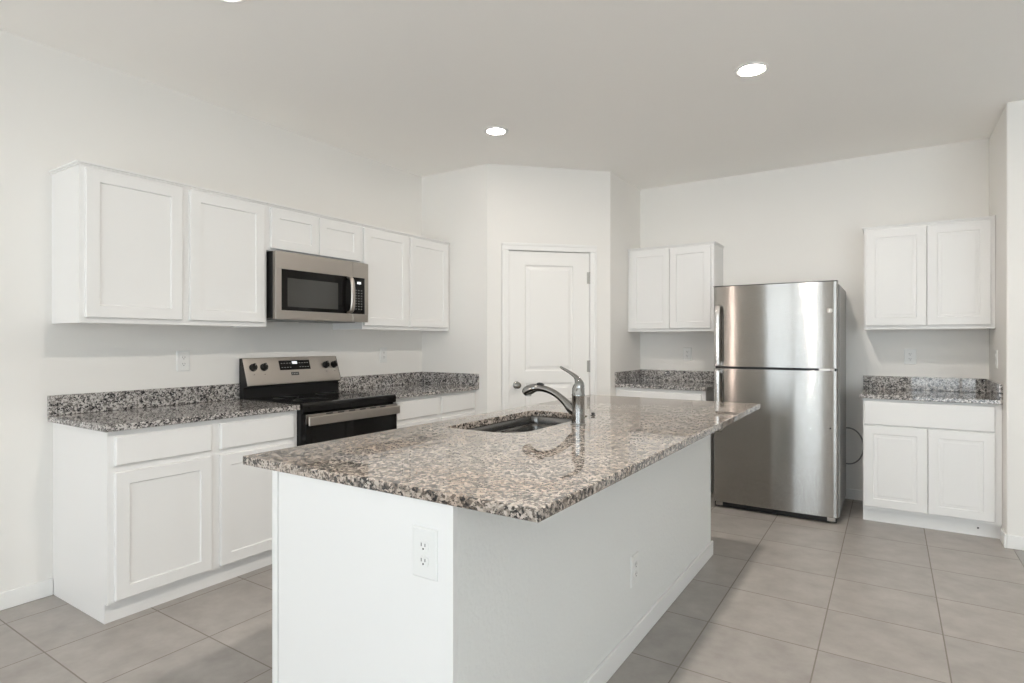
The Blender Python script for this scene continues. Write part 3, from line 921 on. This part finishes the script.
# loop of tubing on the wall behind the refrigerator
pts = [(0.108 * math.cos(2 * math.pi * i / 48), -0.010 + 0.004 * math.sin(6 * math.pi * i / 48), 0.148 * math.sin(2 * math.pi * i / 48)) for i in range(48)]
mbt = MB().tube(pts, 0.0055, 10, up=(0, -1, 0), closed=True)
o = mbt.build('water_tube', 'tube', None, smooth=True, loc=(3.296, -0.004, 0.437))
tag(o, 'grey loop of tubing on the wall in the gap beside the refrigerator', 'tube')

# ------------------------------------------------------------------ outlets and switches (local: plate in the x-z plane, facing -y)
def outlet(loc, rz, label, size=(0.080, 0.125)):
    t = thing('wall_outlet', label, 'outlet', loc, rz, 'white electrical outlets')
    w, h = size
    MB().loft([[(sx * (w / 2 - q), y, sz * (h / 2 - q)) for sx, sz in ((-1, -1), (1, -1), (1, 1), (-1, 1))] for q, y in ((0, 0), (0, -0.003), (0.004, -0.006))]).build('cover_plate', 'plastic', t)
    for s in (1, -1):
        zc = s * 0.0195
        lp = []
        for y, q in ((-0.0055, 0), (-0.0085, 0), (-0.009, 0.001)):
            lp.append([((0.0172 - q) * math.cos(2 * math.pi * i / 24), y, zc + max(-0.0135, min(0.0135, (0.0172 - q) * math.sin(2 * math.pi * i / 24)))) for i in range(24)])
        rc = MB().loft(lp).build('receptacle', 'plastic', t)
        MB().box(-0.0075, -0.0053, -0.0094, -0.0088, zc - 0.001, zc + 0.008).box(0.0053, 0.0075, -0.0094, -0.0088, zc - 0.0005, zc + 0.0075).lathe([(0.0026, 0), (0.0026, 0.0006)], (0, -0.0088, zc - 0.0068), 'Y', 10).build('slots', 'slot', rc)
    MB().lathe([(0.003, 0), (0.0025, 0.001)], (0, -0.006, 0), 'Y', 10).build('screw', 'plastic', t)
    return t
outlet((0, -3.650, 1.174), 90, 'white outlet on the wall above the counter, near side of the range')
outlet((0, -1.995, 1.178), 90, 'white outlet on the wall above the counter between the range and the pantry')
outlet((1.979, 0, 1.174), 0, 'white outlet above the counter between the pantry and the refrigerator')
outlet((2.584, by0, 0.748), 0, 'white outlet on the white end panel of the island', (0.083, 0.130))
outlet((bx1, -3.155, 0.325), 90, 'white outlet low on the long drywall side of the island', (0.083, 0.130))
outlet((3.716, 0, 1.174), 0, 'white outlet above the counter beyond the refrigerator', (0.080, 0.122))
t = thing('light_switch', 'white rocker switch on the narrow return wall beyond the refrigerator', 'switch', (4.196, -0.381, 1.172), -90)
MB().loft([[(sx * (0.038 - q), y, sz * (0.060 - q)) for sx, sz in ((-1, -1), (1, -1), (1, 1), (-1, 1))] for q, y in ((0, 0), (0, -0.003), (0.004, -0.006))]).build('cover_plate', 'plastic', t)
MB().extrude_x([(-0.005, -0.033), (-0.0095, -0.033), (-0.007, 0.0), (-0.011, 0.033), (-0.005, 0.033)], -0.0165, 0.0165).build('rocker', 'plastic', t)

# ------------------------------------------------------------------ recessed ceiling lights
def downlight(x, y, level, label):
    M['lens'] = emit_mat('lamp_lens', (1.0, 0.92, 0.83), LENS_POWER * level)
    t = thing('ceiling_light', label, 'ceiling light', (x, y, H), 0, 'recessed ceiling lights')
    MB().lathe([(0.090, 0.0), (0.089, -0.004), (0.082, -0.007), (0.068, -0.006), (0.063, -0.002), (0.063, 0.0)], seg=40).build('trim_ring', 'trim', t, smooth=True)
    MB().lathe([(0.0625, -0.0005), (0.0625, -0.003), (0.05, -0.0045), (0.0, -0.005)], seg=40).build('lens', 'lens', t, smooth=True)
    return t
downlight(1.231, -2.101, 0.30, 'round lit recessed ceiling light in front of the pantry corner')
downlight(2.945, -2.101, 2.15, 'round lit recessed ceiling light out from the refrigerator, above the island end')
downlight(1.200, -4.094, 0.1, 'round lit recessed ceiling light cut off by the top edge of the photo')
downlight(2.945, -4.065, 2.5, 'unseen recessed ceiling light added above the near end of the island')  # out-of-view fixture added to bring more light to the right side
